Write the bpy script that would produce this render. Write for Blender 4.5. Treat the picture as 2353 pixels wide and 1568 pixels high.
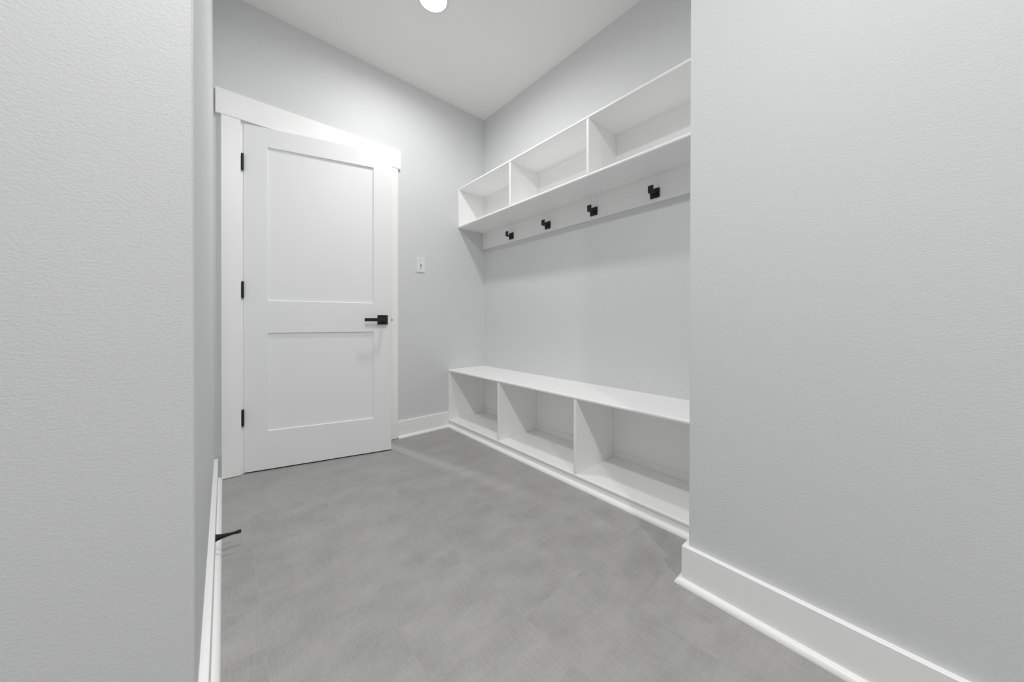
import bpy, bmesh, math
from mathutils import Vector, Matrix

for o in list(bpy.data.objects):
    bpy.data.objects.remove(o, do_unlink=True)
S = bpy.context.scene
COL = S.collection
H = 2.743                      # ceiling height

# ------------------------------------------------------------------ camera
cam_d = bpy.data.cameras.new('camera')
cam = bpy.data.objects.new('camera', cam_d)
COL.objects.link(cam)
R = Vector((0.7534616, -0.65749028, 0.00146367))
U = Vector((0.00146524, 0.00390524, 0.9999913))
F = Vector((0.65749028, 0.75345291, -0.00390583))
m = Matrix.Identity(4)
for i in range(3):
    m[i][0], m[i][1], m[i][2] = R[i], U[i], -F[i]
m.translation = Vector((-1.81240436, -2.46871486, 0.88738964))
cam.matrix_world = m
cam_d.sensor_fit = 'HORIZONTAL'
cam_d.sensor_width = 36.0
cam_d.lens = 758.4615 / 2353 * 36.0
cam_d.shift_x = 0.0
cam_d.shift_y = -(784 - 742.9945) / 2353
cam_d.clip_start = 0.01
S.camera = cam

# ------------------------------------------------------------------ world, exposure
S.view_settings.view_transform = 'Standard'
S.view_settings.look = 'None'
S.view_settings.gamma = 1.0
S.view_settings.use_curve_mapping = False
S.view_settings.exposure = 0.25
S.cycles.max_bounces = 16
S.cycles.diffuse_bounces = 12
w = bpy.data.worlds.new('world'); S.world = w; w.use_nodes = True
w.node_tree.nodes['Background'].inputs[0].default_value = (0.9, 0.95, 1.0, 1)
w.node_tree.nodes['Background'].inputs[1].default_value = 0.3

# ceiling lamps: x, y, watts, label
LAMPS = [
    (-0.905, -0.735, 5.7, 'round white flush ceiling light glowing over the mudroom'),
    (-1.840, -2.400, 13.2, 'round white flush ceiling light in the hall, nearest the mudroom opening'),
    (-1.840, -3.800, 17.0, 'round white flush ceiling light in the hall, far end from the mudroom'),
    (-1.470, 2.150, 30.0, 'round white flush ceiling light in the room beyond the panelled door'),
]

# ------------------------------------------------------------------ materials
def new_mat(name, col, rough=0.5, spec=0.5):
    mt = bpy.data.materials.new(name); mt.use_nodes = True
    b = mt.node_tree.nodes['Principled BSDF']
    b.inputs['Base Color'].default_value = (*col, 1)
    b.inputs['Roughness'].default_value = rough
    b.inputs['Specular IOR Level'].default_value = spec
    return mt, mt.node_tree, b

def nd(nt, kind, **kw):
    n = nt.nodes.new(kind)
    for k, v in kw.items():
        setattr(n, k, v)
    return n

def coords(nt, scale, rot=(0, 0, 0), loc=(0, 0, 0)):
    g = nd(nt, 'ShaderNodeNewGeometry')
    mp = nd(nt, 'ShaderNodeMapping')
    mp.inputs['Scale'].default_value = scale
    mp.inputs['Rotation'].default_value = rot
    mp.inputs['Location'].default_value = loc
    nt.links.new(g.outputs['Position'], mp.inputs['Vector'])
    return mp.outputs['Vector']

def noise(nt, vec, scale, detail=2, rough=0.5, dist=0.0):
    n = nd(nt, 'ShaderNodeTexNoise')
    n.inputs['Scale'].default_value = scale
    n.inputs['Detail'].default_value = detail
    n.inputs['Roughness'].default_value = rough
    n.inputs['Distortion'].default_value = dist
    nt.links.new(vec, n.inputs['Vector'])
    return n.outputs['Fac']

def paint(name, col, rough, bumps, tint=0.0, spec=0.4):
    mt, nt, b = new_mat(name, col, rough, spec)
    prev = None
    for scale, sc, strength, dist in bumps:
        h = noise(nt, coords(nt, scale), sc, 3, 0.55)
        bp = nd(nt, 'ShaderNodeBump')
        bp.inputs['Strength'].default_value = strength
        bp.inputs['Distance'].default_value = dist
        nt.links.new(h, bp.inputs['Height'])
        if prev: nt.links.new(prev, bp.inputs['Normal'])
        prev = bp.outputs['Normal']
    if prev: nt.links.new(prev, b.inputs['Normal'])
    if tint:
        f = noise(nt, coords(nt, (1, 1, 1)), 3.0, 3)
        mx = nd(nt, 'ShaderNodeMix', data_type='RGBA')
        nt.links.new(f, mx.inputs['Factor'])
        mx.inputs['A'].default_value = (*[c * (1 - tint) for c in col], 1)
        mx.inputs['B'].default_value = (*[min(1, c * (1 + tint)) for c in col], 1)
        nt.links.new(mx.outputs['Result'], b.inputs['Base Color'])
    return mt

M = {}
M['wall'] = paint('grey_wall_paint', (0.704, 0.708, 0.715), 0.55,
                  [((1, 1, 1.45), 165, 0.9, 0.0007), ((1, 1, 1.2), 420, 0.7, 0.00035)], 0.012)
M['ceiling'] = paint('ceiling_paint', (0.88, 0.88, 0.855), 0.8, [((1, 1, 1), 150, 0.6, 0.0006)], 0.01)
M['trim'] = paint('white_trim_paint', (0.92, 0.922, 0.922), 0.36, [((1, 1, 1), 60, 0.25, 0.0004)], 0.006, 0.5)
M['door'] = paint('white_door_paint', (0.88, 0.885, 0.885), 0.38, [((1, 1, 1), 90, 0.25, 0.0003)], 0.006, 0.5)
M['shelf'] = paint('white_shelf_paint', (0.925, 0.926, 0.922), 0.42, [((1, 1, 1), 70, 0.25, 0.0003)], 0.006, 0.5)
M['black'] = paint('matte_black_metal', (0.012, 0.012, 0.013), 0.45, [((1, 1, 1), 400, 0.2, 0.0002)])
M['rubber'] = paint('black_rubber', (0.015, 0.014, 0.013), 0.7, [((1, 1, 1), 300, 0.2, 0.0002)])
M['plastic'] = paint('white_plastic', (0.80, 0.80, 0.82), 0.3, [((1, 1, 1), 100, 0.05, 0.0001)])
M['steel'] = paint('dull_steel', (0.16, 0.16, 0.16), 0.45, [((1, 1, 1), 300, 0.1, 0.0001)])
M['slot'] = paint('dark_slot', (0.10, 0.10, 0.105), 0.7, [((1, 1, 1), 300, 0.1, 0.0001)])

def floor_mat():
    mt, nt, b = new_mat('grey_stone_look_tile', (0.3, 0.3, 0.3), 0.42, 0.5)
    g = nd(nt, 'ShaderNodeNewGeometry')
    sep = nd(nt, 'ShaderNodeSeparateXYZ'); nt.links.new(g.outputs['Position'], sep.inputs[0])
    ux = nd(nt, 'ShaderNodeMath', operation='ADD'); ux.inputs[1].default_value = 0.753 + 0.5985 * 40
    nt.links.new(sep.outputs['Y'], ux.inputs[0])
    vx = nd(nt, 'ShaderNodeMath', operation='ADD'); vx.inputs[1].default_value = 1.7285 + 0.2975 * 20
    nt.links.new(sep.outputs['X'], vx.inputs[0])
    cmb = nd(nt, 'ShaderNodeCombineXYZ')
    nt.links.new(ux.outputs[0], cmb.inputs[0]); nt.links.new(vx.outputs[0], cmb.inputs[1])
    br = nd(nt, 'ShaderNodeTexBrick', offset=0.667, offset_frequency=2, squash=1.0, squash_frequency=2)
    br.inputs['Scale'].default_value = 1.0
    br.inputs['Brick Width'].default_value = 0.5985
    br.inputs['Row Height'].default_value = 0.2975
    br.inputs['Mortar Size'].default_value = 0.0009
    br.inputs['Mortar Smooth'].default_value = 0.3
    br.inputs['Bias'].default_value = 0.0
    br.inputs['Color1'].default_value = (0, 0, 0, 1)
    br.inputs['Color2'].default_value = (1, 1, 1, 1)
    br.inputs['Mortar'].default_value = (0.5, 0.5, 0.5, 1)
    nt.links.new(cmb.outputs[0], br.inputs['Vector'])
    rnd = br.outputs['Color']
    # per tile shift of the pattern
    sh = nd(nt, 'ShaderNodeVectorMath', operation='MULTIPLY_ADD')
    sh.inputs[1].default_value = (7.3, 5.1, 3.7)
    nt.links.new(rnd, sh.inputs[0]); nt.links.new(g.outputs['Position'], sh.inputs[2])
    def mapped(scale):
        mp = nd(nt, 'ShaderNodeMapping'); mp.inputs['Scale'].default_value = scale
        nt.links.new(sh.outputs[0], mp.inputs['Vector']); return mp.outputs['Vector']
    cloud = noise(nt, mapped((1.0, 1.7, 1)), 6.5, 4, 0.55, 0.2)
    streak_x = noise(nt, mapped((3, 26, 1)), 3.0, 4, 0.6)
    streak_y = noise(nt, mapped((90, 5, 1)), 3.0, 4, 0.65)
    fine = noise(nt, mapped((1, 1, 1)), 260, 2, 0.6)
    def mul(a, k):
        n = nd(nt, 'ShaderNodeMath', operation='MULTIPLY_ADD')
        n.inputs[1].default_value = k; n.inputs[2].default_value = -0.5 * k
        nt.links.new(a, n.inputs[0]); return n.outputs[0]
    def add(a, c):
        n = nd(nt, 'ShaderNodeMath', operation='ADD')
        nt.links.new(a, n.inputs[0]); nt.links.new(c, n.inputs[1]); return n.outputs[0]
    rs = nd(nt, 'ShaderNodeSeparateColor'); nt.links.new(rnd, rs.inputs[0])
    tot = add(add(add(mul(cloud, 0.50), mul(streak_x, 0.14)), add(mul(streak_y, 0.34), mul(fine, 0.34))), mul(rs.outputs[0], 0.03))
    fac = nd(nt, 'ShaderNodeMath', operation='ADD'); fac.inputs[1].default_value = 1.0
    nt.links.new(tot, fac.inputs[0])
    base = nd(nt, 'ShaderNodeVectorMath', operation='SCALE')
    base.inputs[0].default_value = (0.352, 0.349, 0.347)
    nt.links.new(fac.outputs[0], base.inputs['Scale'])
    mx = nd(nt, 'ShaderNodeMix', data_type='RGBA')
    nt.links.new(br.outputs['Fac'], mx.inputs['Factor'])
    nt.links.new(base.outputs[0], mx.inputs['A'])
    mx.inputs['B'].default_value = (0.435, 0.43, 0.42, 1)
    nt.links.new(mx.outputs['Result'], b.inputs['Base Color'])
    # relief
    inv = nd(nt, 'ShaderNodeMath', operation='MULTIPLY_ADD'); inv.inputs[1].default_value = -1.0; inv.inputs[2].default_value = 1.0
    nt.links.new(br.outputs['Fac'], inv.inputs[0])
    b1 = nd(nt, 'ShaderNodeBump'); b1.inputs['Strength'].default_value = 0.8; b1.inputs['Distance'].default_value = 0.0009
    nt.links.new(inv.outputs[0], b1.inputs['Height'])
    b2 = nd(nt, 'ShaderNodeBump'); b2.inputs['Strength'].default_value = 0.4; b2.inputs['Distance'].default_value = 0.0004
    nt.links.new(add(streak_y, fine), b2.inputs['Height']); nt.links.new(b1.outputs['Normal'], b2.inputs['Normal'])
    nt.links.new(b2.outputs['Normal'], b.inputs['Normal'])
    rr = nd(nt, 'ShaderNodeMath', operation='MULTIPLY_ADD'); rr.inputs[1].default_value = 0.15; rr.inputs[2].default_value = 0.36
    nt.links.new(cloud, rr.inputs[0]); nt.links.new(rr.outputs[0], b.inputs['Roughness'])
    return mt
M['floor'] = floor_mat()

def tan_floor():
    mt, nt, b = new_mat('brown_plank_floor', (0.2, 0.13, 0.08), 0.5)
    f = noise(nt, coords(nt, (14, 1.5, 1)), 4, 4, 0.6)
    mx = nd(nt, 'ShaderNodeMix', data_type='RGBA'); nt.links.new(f, mx.inputs['Factor'])
    mx.inputs['A'].default_value = (0.16, 0.10, 0.06, 1); mx.inputs['B'].default_value = (0.26, 0.17, 0.10, 1)
    nt.links.new(mx.outputs['Result'], b.inputs['Base Color'])
    return mt
M['floor_b'] = tan_floor()

def lamp_mat(name, strength):
    mt, nt, b = new_mat(name, (0.9, 0.9, 0.9), 0.5)
    b.inputs['Emission Color'].default_value = (1.0, 0.997, 0.992, 1)
    b.inputs['Emission Strength'].default_value = strength
    return mt

# ------------------------------------------------------------------ mesh helpers
def link(name, bm, mat, parent=None, smooth=False, **props):
    bmesh.ops.recalc_face_normals(bm, faces=bm.faces)
    me = bpy.data.meshes.new(name); bm.to_mesh(me); bm.free()
    me.materials.append(mat)
    if smooth:
        for p in me.polygons: p.use_smooth = True
    o = bpy.data.objects.new(name, me); COL.objects.link(o)
    if parent: o.parent = parent
    for k, v in props.items(): o[k] = v
    return o

def empty(name, loc, **props):
    o = bpy.data.objects.new(name, None); COL.objects.link(o)
    o.location = loc; o.empty_display_size = 0.05
    for k, v in props.items(): o[k] = v
    return o

def add_box(bm, x0, x1, y0, y1, z0, z1, bev=0.0, seg=2):
    t = bmesh.new()
    bmesh.ops.create_cube(t, size=1)
    for v in t.verts:
        v.co = Vector(((x0 + x1) / 2 + v.co.x * (x1 - x0), (y0 + y1) / 2 + v.co.y * (y1 - y0), (z0 + z1) / 2 + v.co.z * (z1 - z0)))
    if bev:
        bmesh.ops.bevel(t, geom=list(t.edges), offset=bev, segments=seg, profile=0.5, affect='EDGES')
    merge(bm, t)

def merge(bm, t):
    me = bpy.data.meshes.new('tmp'); t.to_mesh(me); t.free()
    bm.from_mesh(me); bpy.data.meshes.remove(me)

def box(*a, **k):
    bm = bmesh.new(); add_box(bm, *a, **k); return bm

def prism(poly, z0, z1, bev_at=(), bev=0.006):
    """vertical prism of an x,y outline; bev_at = indices of outline corners to round"""
    bm = bmesh.new()
    lo = [bm.verts.new((x, y, z0)) for x, y in poly]
    hi = [bm.verts.new((x, y, z1)) for x, y in poly]
    n = len(poly)
    bm.faces.new(lo); bm.faces.new(hi)
    for i in range(n):
        bm.faces.new((lo[i], lo[(i + 1) % n], hi[(i + 1) % n], hi[i]))
    bm.edges.ensure_lookup_table()
    es = [e for e in bm.edges for i in bev_at if set(e.verts) == {lo[i], hi[i]}]
    if es: bmesh.ops.bevel(bm, geom=es, offset=bev, segments=4, profile=0.5, affect='EDGES')
    return bm

def add_profile_y(bm, prof, y0, y1):
    """x,z outline pulled along y"""
    a = [bm.verts.new((x, y0, z)) for x, z in prof]
    b = [bm.verts.new((x, y1, z)) for x, z in prof]
    n = len(prof)
    bm.faces.new(a); bm.faces.new(b)
    for i in range(n):
        bm.faces.new((a[i], a[(i + 1) % n], b[(i + 1) % n], b[i]))

def nose(xb, xf, z0, z1, r=None, seg=6):
    """board outline, back at xb, rounded front at xf (front is towards -x)"""
    r = r or (z1 - z0) * 0.42
    pts = [(xb, z0), (xb, z1)]
    for k in range(seg + 1):
        a = math.pi / 2 * k / seg
        pts.append((xf + r - r * math.sin(a), z1 - r + r * math.cos(a)))
    for k in range(seg + 1):
        a = math.pi / 2 * k / seg
        pts.append((xf + r - r * math.cos(a), z0 + r - r * math.sin(a)))
    return pts

def sweep(bm, path, prof, side=1):
    """profile (offset from the wall, z) mitred along an x,y path; side=+1 puts the offset to the left of travel"""
    P = [Vector(p) for p in path]; n = len(P); rings = []
    for i in range(n):
        d0 = (P[i] - P[i - 1]).normalized() if i > 0 else None
        d1 = (P[i + 1] - P[i]).normalized() if i < n - 1 else None
        nn = [Vector((-d.y, d.x)) * side for d in (d0, d1) if d is not None]
        if len(nn) == 2:
            mvec = (nn[0] + nn[1]); mvec = mvec / (1 + nn[0].dot(nn[1]))
        else:
            mvec = nn[0]
        rings.append([bm.verts.new((P[i].x + mvec.x * o, P[i].y + mvec.y * o, z)) for o, z in prof])
    k = len(prof)
    for i in range(n - 1):
        for j in range(k):
            bm.faces.new((rings[i][j], rings[i][(j + 1) % k], rings[i + 1][(j + 1) % k], rings[i + 1][j]))
    bm.faces.new(rings[0]); bm.faces.new(rings[-1])

def cyl(bm, p0, p1, r0, r1=None, seg=24):
    r1 = r0 if r1 is None else r1
    p0, p1 = Vector(p0), Vector(p1)
    d = (p1 - p0).normalized()
    a = d.orthogonal().normalized(); b = d.cross(a)
    A = [bm.verts.new(p0 + (a * math.cos(t) + b * math.sin(t)) * r0) for t in [2 * math.pi * i / seg for i in range(seg)]]
    B = [bm.verts.new(p1 + (a * math.cos(t) + b * math.sin(t)) * r1) for t in [2 * math.pi * i / seg for i in range(seg)]]
    bm.faces.new(A); bm.faces.new(B)
    for i in range(seg):
        bm.faces.new((A[i], A[(i + 1) % seg], B[(i + 1) % seg], B[i]))

def lathe(bm, o, axis, prof, seg=40):
    """prof = (distance along axis, radius)"""
    o = Vector(o); d = Vector(axis).normalized(); a = d.orthogonal().normalized(); b = d.cross(a)
    rings = []
    for t, r in prof:
        if r < 1e-6: rings.append([bm.verts.new(o + d * t)])
        else: rings.append([bm.verts.new(o + d * t + (a * math.cos(q) + b * math.sin(q)) * r) for q in [2 * math.pi * i / seg for i in range(seg)]])
    for A, B in zip(rings, rings[1:]):
        for i in range(seg):
            j = (i + 1) % seg
            if len(A) == 1 and len(B) == 1: continue
            if len(A) == 1: bm.faces.new((A[0], B[i], B[j]))
            elif len(B) == 1: bm.faces.new((A[i], A[j], B[0]))
            else: bm.faces.new((A[i], A[j], B[j], B[i]))

def st(label, category):
    return dict(kind='structure', label=label, category=category)

# ------------------------------------------------------------------ room shell
XL, YL = -1.8543, -1.613         # left wall face, its near corner
XN, YN = -0.6223, -2.0209        # near right wall face, its corner
OX0, OX1, OZ = -1.7456, -0.8950, 2.0575   # rough opening in the door wall
YE = -6.6                        # far end of the hall behind the camera
link('floor', prism([(-4.32, YE), (0.12, YE), (0.12, 0.06), (-4.32, 0.06)], -0.06, 0.0), M['floor'],
     **st('grey stone-look rectangular floor tiles laid in staggered rows', 'floor'))
link('floor_beyond', prism([(-4.32, 0.06), (0.7, 0.06), (0.7, 3.8), (-4.32, 3.8)], -0.06, 0.0), M['floor_b'],
     **st('brown floor on the far side of the panelled door', 'floor'))
link('ceiling', prism([(-4.32, YE), (0.7, YE), (0.7, 3.8), (-4.32, 3.8)], H, H + 0.08), M['ceiling'],
     **st('smooth pale grey ceiling above the mudroom', 'ceiling'))
# door wall, opening cut out of the outline (x, z) and pulled through the thickness
bm = bmesh.new()
for x0, x1, z0, z1 in ((XL, OX0, 0, OZ), (OX1, 0.0, 0, OZ), (XL, 0.0, OZ, H)):
    add_box(bm, x0, x1, 0.0, 0.115, z0, z1)
link('wall_back', bm, M['wall'], **st('light grey wall that holds the white panelled door and the switch', 'wall'))
link('wall_right', prism([(0, 0.115), (0.12, 0.115), (0.12, YN), (0, YN)], 0, H), M['wall'],
     **st('light grey wall behind the bench, the hooks and the cubbies', 'wall'))
link('wall_near_right', prism([(XN, YN), (0.12, YN), (0.12, YE), (XN, YE)], 0, H, (0,), 0.004), M['wall'],
     **st('large light grey wall filling the right side of the photo', 'wall'))
link('wall_left', prism([(XL, 0.115), (XL, YL), (-4.2, YL), (-4.2, YL + 0.12), (XL - 0.12, YL + 0.12), (XL - 0.12, 0.115)], 0, H, (1,), 0.006),
     M['wall'], **st('light grey textured wall with an outside corner on the left side of the photo', 'wall'))
link('wall_hall_left', prism([(-4.2, YL + 0.12), (-4.2, YE), (-4.32, YE), (-4.32, YL + 0.12)], 0, H), M['wall'],
     **st('light grey wall along the far side of the hall behind the viewpoint', 'wall'))
link('wall_hall_end', prism([(-4.2, YE), (XN, YE), (XN, YE - 0.12), (-4.2, YE - 0.12)], 0, H), M['wall'],
     **st('light grey wall closing the hall behind the viewpoint', 'wall'))
link('wall_beyond_left', prism([(XL - 0.12, 0.115), (-4.32, 0.115), (-4.32, 3.8), (-4.2, 3.8), (-4.2, 0.235), (XL - 0.12, 0.235)], 0, H), M['wall'],
     **st('wall on the left of the room beyond the panelled door', 'wall'))
link('wall_beyond_right', prism([(0.12, 0.115), (0.7, 0.115), (0.7, 3.8), (0.58, 3.8), (0.58, 0.235), (0.12, 0.235)], 0, H), M['wall'],
     **st('wall on the right of the room beyond the panelled door', 'wall'))
link('wall_beyond_back', prism([(-4.2, 3.68), (0.58, 3.68), (0.58, 3.8), (-4.2, 3.8)], 0, H), M['wall'],
     **st('end wall of the room beyond the panelled door', 'wall'))

# ------------------------------------------------------------------ baseboards
BH, BT, Q = 0.1267, 0.0164, 0.0178
base_prof = [(0, 0.001), (BT, 0.001), (BT, BH - 0.0015), (BT - 0.0015, BH), (0, BH)]
def qprof(o=BT):
    pts = [(o, 0.0), (o + Q, 0.0)]
    for k in range(1, 9):
        a = math.pi / 2 * k / 8
        pts.append((o + Q * math.cos(a), Q * math.sin(a)))
    return pts
def baseboard(name, path, side, label, qpaths=None):
    bm = bmesh.new(); sweep(bm, path, base_prof, side)
    b = link(name, bm, M['trim'], **st(label, 'baseboard'))
    for qp in (qpaths or [path]):
        bm = bmesh.new(); sweep(bm, qp, qprof(), side)
        link('quarter_round', bm, M['trim'], b)
    return b
BF = 0.378      # bench depth
CAS_R = -0.8187
baseboard('baseboard_back', [(CAS_R + 0.0006, 0), (-BF - 0.0006, 0)], -1, 'short white baseboard between the door casing and the bench',
          [[(CAS_R + 0.002, 0), (-BF - Q - 0.0006, 0)]])
baseboard('baseboard_left', [(XL, -0.0185), (XL, YL), (-4.2, YL)], 1, 'white baseboard running along the left wall under the door stop',
          [[(XL, -0.0005), (XL, -0.8155)], [(XL, -0.8167), (XL, YL), (-4.2, YL)]])
baseboard('baseboard_right', [(-BF - 0.0175, YN), (XN, YN), (XN, YE)], -1, 'tall white baseboard under the near right wall, wrapping its corner')

# ------------------------------------------------------------------ door frame and casing
JX0, JX1, JZ = -1.7264, -0.9140, 2.0390
CT = 0.0175
CI0, CI1 = -1.7391, -0.9040
HZ0, HZ1 = 2.0450, 2.1850
frame = empty('trim_1', (-1.32, 0, 0), **st('white flat casing with a wider header board around the panelled door', 'door casing'))
def child(name, bm, mat, par, **props):
    """parts are modelled in world coordinates; keep them there under their thing"""
    o = link(name, bm, mat, None, **props)
    o.parent = par
    o.matrix_parent_inverse = Matrix.Translation(par.location).inverted() if not par.rotation_euler.z else par.matrix_basis.inverted()
    return o
child('side_casing', box(-1.8235, CI0, -CT, 0, 0.003, HZ0, bev=0.0012), M['trim'], frame)
child('side_casing', box(CI1, CAS_R, -CT, 0, 0.003, HZ0, bev=0.0012), M['trim'], frame)
child('header_board', box(-1.8469, -0.7979, -0.0205, 0, HZ0 + 0.0002, HZ1, bev=0.0012), M['trim'], frame)
child('jamb', box(OX0 + 0.001, JX0, 0.0005, 0.1145, 0.001, JZ, bev=0.0008), M['trim'], frame)
child('jamb', box(JX1, OX1 - 0.001, 0.0005, 0.1145, 0.001, JZ, bev=0.0008), M['trim'], frame)
child('head_jamb', box(OX0 + 0.001, OX1 - 0.001, 0.0005, 0.1145, JZ + 0.0002, OZ - 0.001, bev=0.0008), M['trim'], frame)
child('door_stop_strip', box(JX0 + 0.0003, JX0 + 0.0115, 0.048, 0.085, 0.001, JZ - 0.012, bev=0.0008), M['trim'], frame)
child('door_stop_strip', box(JX1 - 0.0115, JX1 - 0.0003, 0.040, 0.077, 0.001, JZ - 0.012, bev=0.0008), M['trim'], frame)
child('door_stop_strip', box(JX0 + 0.0003, JX1 - 0.0003, 0.040, 0.077, JZ - 0.0115, JZ - 0.0003, bev=0.0008), M['trim'], frame)

# ------------------------------------------------------------------ the door, ajar into the mudroom
DA, DW, DT = 0.2567, 0.8086, 0.035
door = empty('door_1', (-1.7256, -0.0044, 0), **st('white two-panel door with black lever handle, standing slightly ajar', 'door'))
door.rotation_euler = (0, 0, -DA)
DZ0, DZ1 = 0.0075, 2.0352
PL, PR = 0.1124, DW - 0.1136
PZ = [(0.2350, 0.8205), (1.0109, 1.9237)]
def dpart(name, bm, mat, par=None, **props):
    return link(name, bm, mat, par or door, **props)
# leaf: a grid of quads on the two faces with the panels sunk in
def door_leaf():
    bm = bmesh.new()
    xs = [0, PL, PR, DW]; zs = [DZ0, PZ[0][0], PZ[0][1], PZ[1][0], PZ[1][1], DZ1]
    rec, sl = 0.0095, 0.003
    for yf, s in ((0.0, 1), (DT, -1)):
        g = {}
        for i, x in enumerate(xs):
            for j, z in enumerate(zs):
                g[i, j] = bm.verts.new((x, yf, z))
        for i in range(3):
            for j in range(5):
                c = [g[i, j], g[i + 1, j], g[i + 1, j + 1], g[i, j + 1]]
                if i == 1 and j in (1, 3):
                    x0, x1, z0, z1 = xs[1], xs[2], zs[j], zs[j + 1]
                    r = [bm.verts.new((x, yf + s * rec, z)) for x, z in ((x0 + sl, z0 + sl), (x1 - sl, z0 + sl), (x1 - sl, z1 - sl), (x0 + sl, z1 - sl))]
                    for k in range(4):
                        bm.faces.new((c[k], c[(k + 1) % 4], r[(k + 1) % 4], r[k]))
                    bm.faces.new(r)
                else:
                    bm.faces.new(c)
    bm.verts.ensure_lookup_table()
    add = [((0, DZ0), (DW, DZ0)), ((DW, DZ0), (DW, DZ1)), ((DW, DZ1), (0, DZ1)), ((0, DZ1), (0, DZ0))]
    for (xa, za), (xb, zb) in add:
        v = [bm.verts.new(p) for p in ((xa, 0, za), (xb, 0, zb), (xb, DT, zb), (xa, DT, za))]
        bm.faces.new(v)
    bmesh.ops.remove_doubles(bm, verts=list(bm.verts), dist=1e-5)
    return bm
dpart('door_leaf', door_leaf(), M['door'])
dpart('gap_light_block', box(0.004, DW - 0.002, 0.006, DT - 0.006, 0.0004, DZ0 - 0.0002), M['rubber'], label='black strip added under the door to block light')  # added strip: keeps the gap dark and stops light from the room beyond
for zc in (1.8095, 1.0708, 0.3285):
    bm = bmesh.new()
    cyl(bm, (-0.0035, -0.0085, zc - 0.046), (-0.0035, -0.0085, zc + 0.046), 0.0062)
    cyl(bm, (-0.0035, -0.0085, zc + 0.046), (-0.0035, -0.0085, zc + 0.0495), 0.0045, 0.003)
    cyl(bm, (-0.0035, -0.0085, zc - 0.0495), (-0.0035, -0.0085, zc - 0.046), 0.003, 0.0045)
    for k in (-0.0276, -0.0092, 0.0092, 0.0276):
        cyl(bm, (-0.0035, -0.0085, zc + k - 0.0004), (-0.0035, -0.0085, zc + k + 0.0004), 0.0065)
    hg = dpart('hinge', bm, M['black'], label='black butt hinge')
    dpart('hinge_leaf', box(-0.0016, -0.0002, -0.0035, 0.027, zc - 0.046, zc + 0.046), M['black'], hg)
# handle
bm = box(0.7198, 0.7844, -0.0085, -0.0002, 0.8683, 0.9318, bev=0.001)
ros = dpart('handle_rose', bm, M['black'], label='square black backplate of the lever handle')
bm = bmesh.new(); cyl(bm, (0.7520, -0.050, 0.9003), (0.7520, -0.0085, 0.9003), 0.0105)
dpart('handle_neck', bm, M['black'], ros)
dpart('lever', box(0.6385, 0.7635, -0.0585, -0.0475, 0.8895, 0.9112, bev=0.0012), M['black'], ros, label='straight flat black lever')
bm = box(DW + 0.0002, DW + 0.0085, 0.0115, 0.0235, 0.8930, 0.9060, bev=0.001)
dpart('latch_bolt', bm, M['steel'], label='small dark latch bolt')
bm = box(DW - 0.0005, DW + 0.0008, 0.005, 0.030, 0.872, 0.928, bev=0.0003)
dpart('latch_plate', bm, M['black'])
bm = box(0.7198, 0.7844, DT + 0.0002, DT + 0.0085, 0.8683, 0.9318, bev=0.001)
ros2 = dpart('handle_rose', bm, M['black'])
bm = bmesh.new(); cyl(bm, (0.7520, DT + 0.0085, 0.9003), (0.7520, DT + 0.050, 0.9003), 0.0105)
dpart('handle_neck', bm, M['black'], ros2)
dpart('lever', box(0.6385, 0.7635, DT + 0.0475, DT + 0.0585, 0.8895, 0.9112, bev=0.0012), M['black'], ros2)

# ------------------------------------------------------------------ bench with open cubbies
T = 0.0178
bench = empty('storage_bench', (-BF / 2, YN / 2, 0), label='long white built-in bench with open shoe cubbies along the right wall', category='bench')
g = 0.0006
bm = bmesh.new(); add_profile_y(bm, nose(-g, -BF, 0.4651, 0.4829), YN + g, -g)
child('bench_top', bm, M['shelf'], bench)
bm = bmesh.new(); add_profile_y(bm, nose(-g, -BF - 0.001, 0.0440, 0.0614), YN + g, -g)
child('bottom_shelf', bm, M['shelf'], bench)
def upright(y0, y1, z0, z1, xf, r=0.004):
    """vertical board with its two front edges eased"""
    return prism([(-g, y0), (-g, y1), (xf, y1), (xf, y0)], z0, z1, (2, 3), r)
child('side_panel', upright(-g, -g - T, 0.0618, 0.4647, -BF + 0.0005), M['shelf'], bench)
child('side_panel', upright(YN + g, YN + g + T, 0.0618, 0.4647, -BF + 0.0005), M['shelf'], bench)
for yc in (-0.6765, -1.3435):
    child('divider', upright(yc - T / 2, yc + T / 2, 0.0618, 0.4647, -BF + 0.0005), M['shelf'], bench)
edges = [(-g - T, -0.6765 + T / 2), (-0.6765 - T / 2, -1.3435 + T / 2), (-1.3435 - T / 2, YN + g + T)]
for a, b in edges:
    child('added_back_panel', box(-0.0045, -g, b + 0.0003, a - 0.0003, 0.0618, 0.4647), M['shelf'], bench)  # thin white board added over the wall to brighten the bench cubbies
    child('back_cleat', box(-0.0125, -0.0048, b + 0.0003, a - 0.0003, 0.0618, 0.1000, bev=0.0008), M['shelf'], bench)
child('toe_kick', box(-BF + 0.0035, -BF + 0.02, YN + g, -g, 0.001, 0.0437), M['shelf'], bench)
bm = bmesh.new()
q2 = [(-BF + 0.0035, 0.0), (-BF - Q, 0.0)] + [(-BF + 0.0 - Q * math.cos(math.pi / 2 * k / 8), Q * math.sin(math.pi / 2 * k / 8)) for k in range(1, 9)] + [(-BF + 0.0035, Q)]
add_profile_y(bm, q2, YN + BT + Q + 0.001, -BT - 0.0006)
child('quarter_round', bm, M['shelf'], bench)

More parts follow.
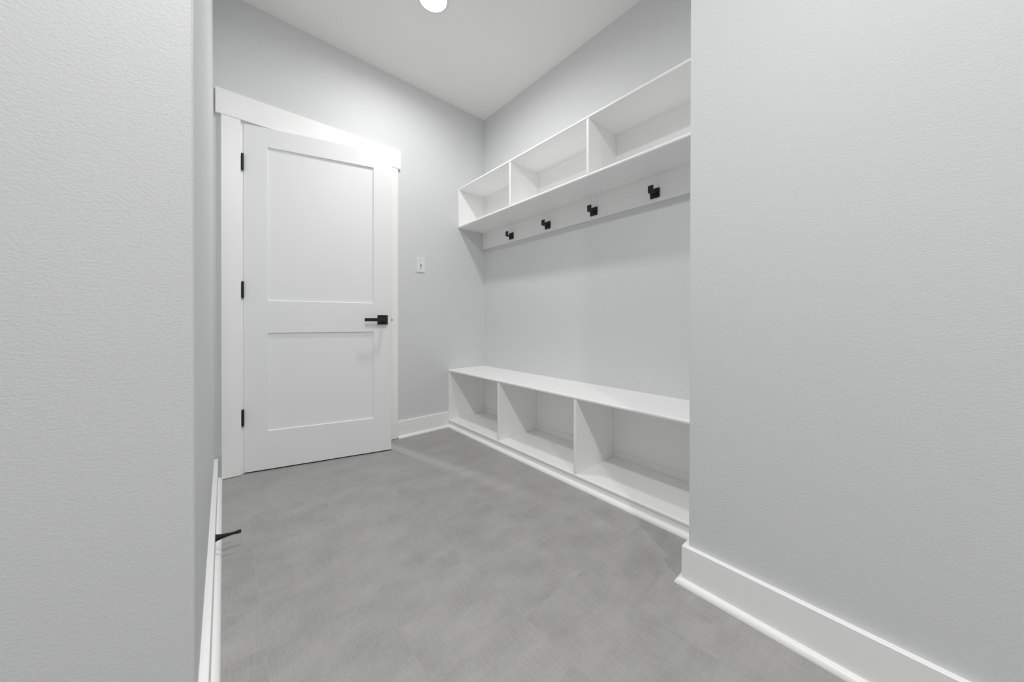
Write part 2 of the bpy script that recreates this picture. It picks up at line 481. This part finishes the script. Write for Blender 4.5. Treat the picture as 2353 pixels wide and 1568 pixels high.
# ------------------------------------------------------------------ upper cubby shelf
SF, SZ0, SZ1 = 0.283, 1.6985, 2.0405
upper = empty('cubby_shelf', (-SF / 2, YN / 2, SZ0), label='long white wall-mounted shelf box with open cubbies above the black hooks', category='shelf')
bm = bmesh.new(); add_profile_y(bm, nose(-g, -SF, SZ1 - T, SZ1), YN + g, -g)
child('top_board', bm, M['shelf'], upper)
bm = bmesh.new(); add_profile_y(bm, nose(-g, -SF, SZ0, SZ0 + T), YN + g, -g)
child('bottom_board', bm, M['shelf'], upper)
z0, z1 = SZ0 + T + 0.0003, SZ1 - T - 0.0003
child('side_panel', upright(-g, -g - T, z0, z1, -SF + 0.0005), M['shelf'], upper)
child('side_panel', upright(YN + g, YN + g + T, z0, z1, -SF + 0.0005), M['shelf'], upper)
for yc in (-0.688, -1.354):
    child('divider', upright(yc - T / 2, yc + T / 2, z0, z1, -SF + 0.0005), M['shelf'], upper)
edges = [(-g - T, -0.688 + T / 2), (-0.688 - T / 2, -1.354 + T / 2), (-1.354 - T / 2, YN + g + T)]
for a, b in edges:
    child('added_back_panel', box(-0.0045, -g, b + 0.0003, a - 0.0003, z0, z1), M['shelf'], upper)  # white backing added in front of the wall so the upper cubbies read lighter
    child('back_cleat', box(-0.0145, -0.0048, b + 0.0003, a - 0.0003, z1 - 0.030, z1, bev=0.0008), M['shelf'], upper)

# rail with the coat hooks
bm = bmesh.new()
pr = [(-g, 1.5530), (-0.0135, 1.5530), (-0.0180, 1.5575), (-0.0180, 1.6980), (-g, 1.6980)]
add_profile_y(bm, pr, YN + g, -g)
link('hook_rail', bm, M['shelf'], label='white horizontal board under the shelf box that carries four black hooks', category='rail')

hook0 = empty('coat_hook', (-0.0182, -0.4050, 1.5978), category='hook', group='black coat hooks on the white rail')
def plate_bm():
    bm = bmesh.new()
    h, r = 0.0262, 0.004
    pts = []
    for cx, cz, a0 in ((h - r, h - r, 0), (-h + r, h - r, 90), (-h + r, -h + r, 180), (h - r, -h + r, 270)):
        for k in range(5):
            a = math.radians(a0 + 22.5 * k); pts.append((cx + r * math.cos(a), cz + r * math.sin(a)))
    A = [bm.verts.new((0, y, z)) for y, z in pts]; B = [bm.verts.new((-0.005, y, z)) for y, z in pts]
    bm.faces.new(A); bm.faces.new(B)
    for i in range(len(pts)):
        bm.faces.new((A[i], A[(i + 1) % len(pts)], B[(i + 1) % len(pts)], B[i]))
    return bm
link('back_plate', plate_bm(), M['black'], hook0)
bm = bmesh.new(); add_box(bm, -0.0530, -0.0052, -0.0145, 0.0145, -0.0075, -0.0010, bev=0.0008)
link('arm', bm, M['black'], hook0)
link('upturned_tip', box(-0.0540, -0.0475, -0.0145, 0.0145, -0.0075, 0.0300, bev=0.0012), M['black'], hook0)
def dup(root, loc):
    r = root.copy(); COL.objects.link(r); r.location = loc
    for ch in list(root.children):
        c = ch.copy(); COL.objects.link(c); c.parent = r
    return r
hooks = [hook0] + [dup(hook0, (-0.0182, y, 1.5978)) for y in (-0.8115, -1.2129, -1.6120)]
for h, lab in zip(hooks, ('square black coat hook on the white rail, closest to the door wall',
                          'square black coat hook on the white rail, second from the door wall',
                          'square black coat hook on the white rail, third from the door wall',
                          'square black coat hook on the white rail, farthest from the door and largest in view')):
    h['label'] = lab

# ------------------------------------------------------------------ light switch
SX, SZ = -0.6300, 1.3415
sw = empty('light_switch', (SX, 0, SZ), label='white toggle light switch plate on the wall between door and bench', category='light switch')
child('wall_plate', box(SX - 0.0365, SX + 0.0365, -0.0062, -0.0003, SZ - 0.0595, SZ + 0.0595, bev=0.0025, seg=3), M['plastic'], sw)
child('toggle_slot', box(SX - 0.0048, SX + 0.0048, -0.0070, -0.0060, SZ - 0.0120, SZ + 0.0120, bev=0.0004), M['slot'], sw)
bm = bmesh.new(); add_box(bm, -0.004, 0.004, -0.017, 0.0, -0.0055, 0.0055, bev=0.001)
bmesh.ops.rotate(bm, verts=bm.verts, cent=(0, 0, 0), matrix=Matrix.Rotation(math.radians(-28), 3, 'X'))
bmesh.ops.translate(bm, verts=bm.verts, vec=(SX, -0.0062, SZ + 0.001))
child('toggle', bm, M['plastic'], sw)
for dz in (-0.030, 0.030):
    bm = bmesh.new(); lathe(bm, (SX, -0.0060, SZ + dz), (0, -1, 0), [(0, 0.0032), (0.0007, 0.0030), (0.0012, 0.0018), (0.0013, 0)], 16)
    child('screw', bm, M['slot'], sw)

# ------------------------------------------------------------------ spring door stop on the left baseboard
DSX, DSY, DSZ = XL + BT + 0.0004, -0.817, 0.078
ds = empty('door_stop', (DSX, DSY, DSZ), label='small black spring door stop sticking out of the left baseboard', category='door stop')
ax = Vector((1.0, 0.02, -0.05))
bm = bmesh.new()
lathe(bm, (DSX, DSY, DSZ), (1, 0, 0), [(0, 0), (0, 0.0130), (0.003, 0.0130), (0.0045, 0.0115), (0.0045, 0)], 28)
child('base_flange', bm, M['black'], ds)
# coiled spring, wide at the base and narrow at the tip
bm = bmesh.new()
n_t, seg, L = 19, 16, 0.056
d = ax.normalized(); a_ = d.orthogonal().normalized(); b_ = d.cross(a_)
O = Vector((DSX + 0.0045, DSY, DSZ)); prev = None
N = n_t * seg
for i in range(N + 1):
    t = i / N
    rad = 0.0033 + 0.0065 * (1 - t) ** 1.9
    q = 2 * math.pi * i / seg
    c = O + d * (t * L) + (a_ * math.cos(q) + b_ * math.sin(q)) * rad
    rdir = (a_ * math.cos(q) + b_ * math.sin(q))
    ring = [bm.verts.new(c + (rdir * math.cos(u) + d * math.sin(u)) * 0.0019) for u in [math.pi / 3 * k for k in range(6)]]
    if prev:
        for k in range(6):
            bm.faces.new((prev[k], prev[(k + 1) % 6], ring[(k + 1) % 6], ring[k]))
    prev = ring
child('spring', bm, M['black'], ds, smooth=True)
bm = bmesh.new()
lathe(bm, O + d * (L - 0.001), d, [(0, 0), (0, 0.0060), (0.002, 0.0066), (0.012, 0.0066), (0.0145, 0.0055), (0.0150, 0)], 24)
child('rubber_tip', bm, M['rubber'], ds, smooth=True)

# ------------------------------------------------------------------ ceiling lamps
for i, (lx, ly, e, lab) in enumerate(LAMPS):
    lm = empty('ceiling_light', (lx, ly, H), label=lab, category='ceiling light', group='round flush ceiling lights')
    bm = bmesh.new()
    lathe(bm, (0, 0, -0.0003), (0, 0, -1), [(0, 0.090), (0.003, 0.088), (0.005, 0.080), (0.005, 0.0695), (0.0, 0.0695)], 48)
    link('trim_ring', bm, M['plastic'], lm, smooth=True)
    bm = bmesh.new()
    lathe(bm, (0, 0, -0.0010), (0, 0, -1), [(0, 0.0690), (0.004, 0.0690), (0.0065, 0.062), (0.0080, 0.045), (0.0085, 0.024), (0.0086, 0)], 48)
    link('diffuser', bm, lamp_mat('lamp_diffuser', 92.0), lm, smooth=True, label='glowing round diffuser')
    ld = bpy.data.lights.new('lamp_light', 'AREA'); ld.shape = 'DISK'; ld.size = 0.125
    ld.energy = e; ld.color = (1.0, 0.997, 0.992); ld.spread = math.radians(168)
    lo = bpy.data.objects.new('lamp_light', ld); COL.objects.link(lo); lo.parent = lm; lo.location = (0, 0, -0.0102)
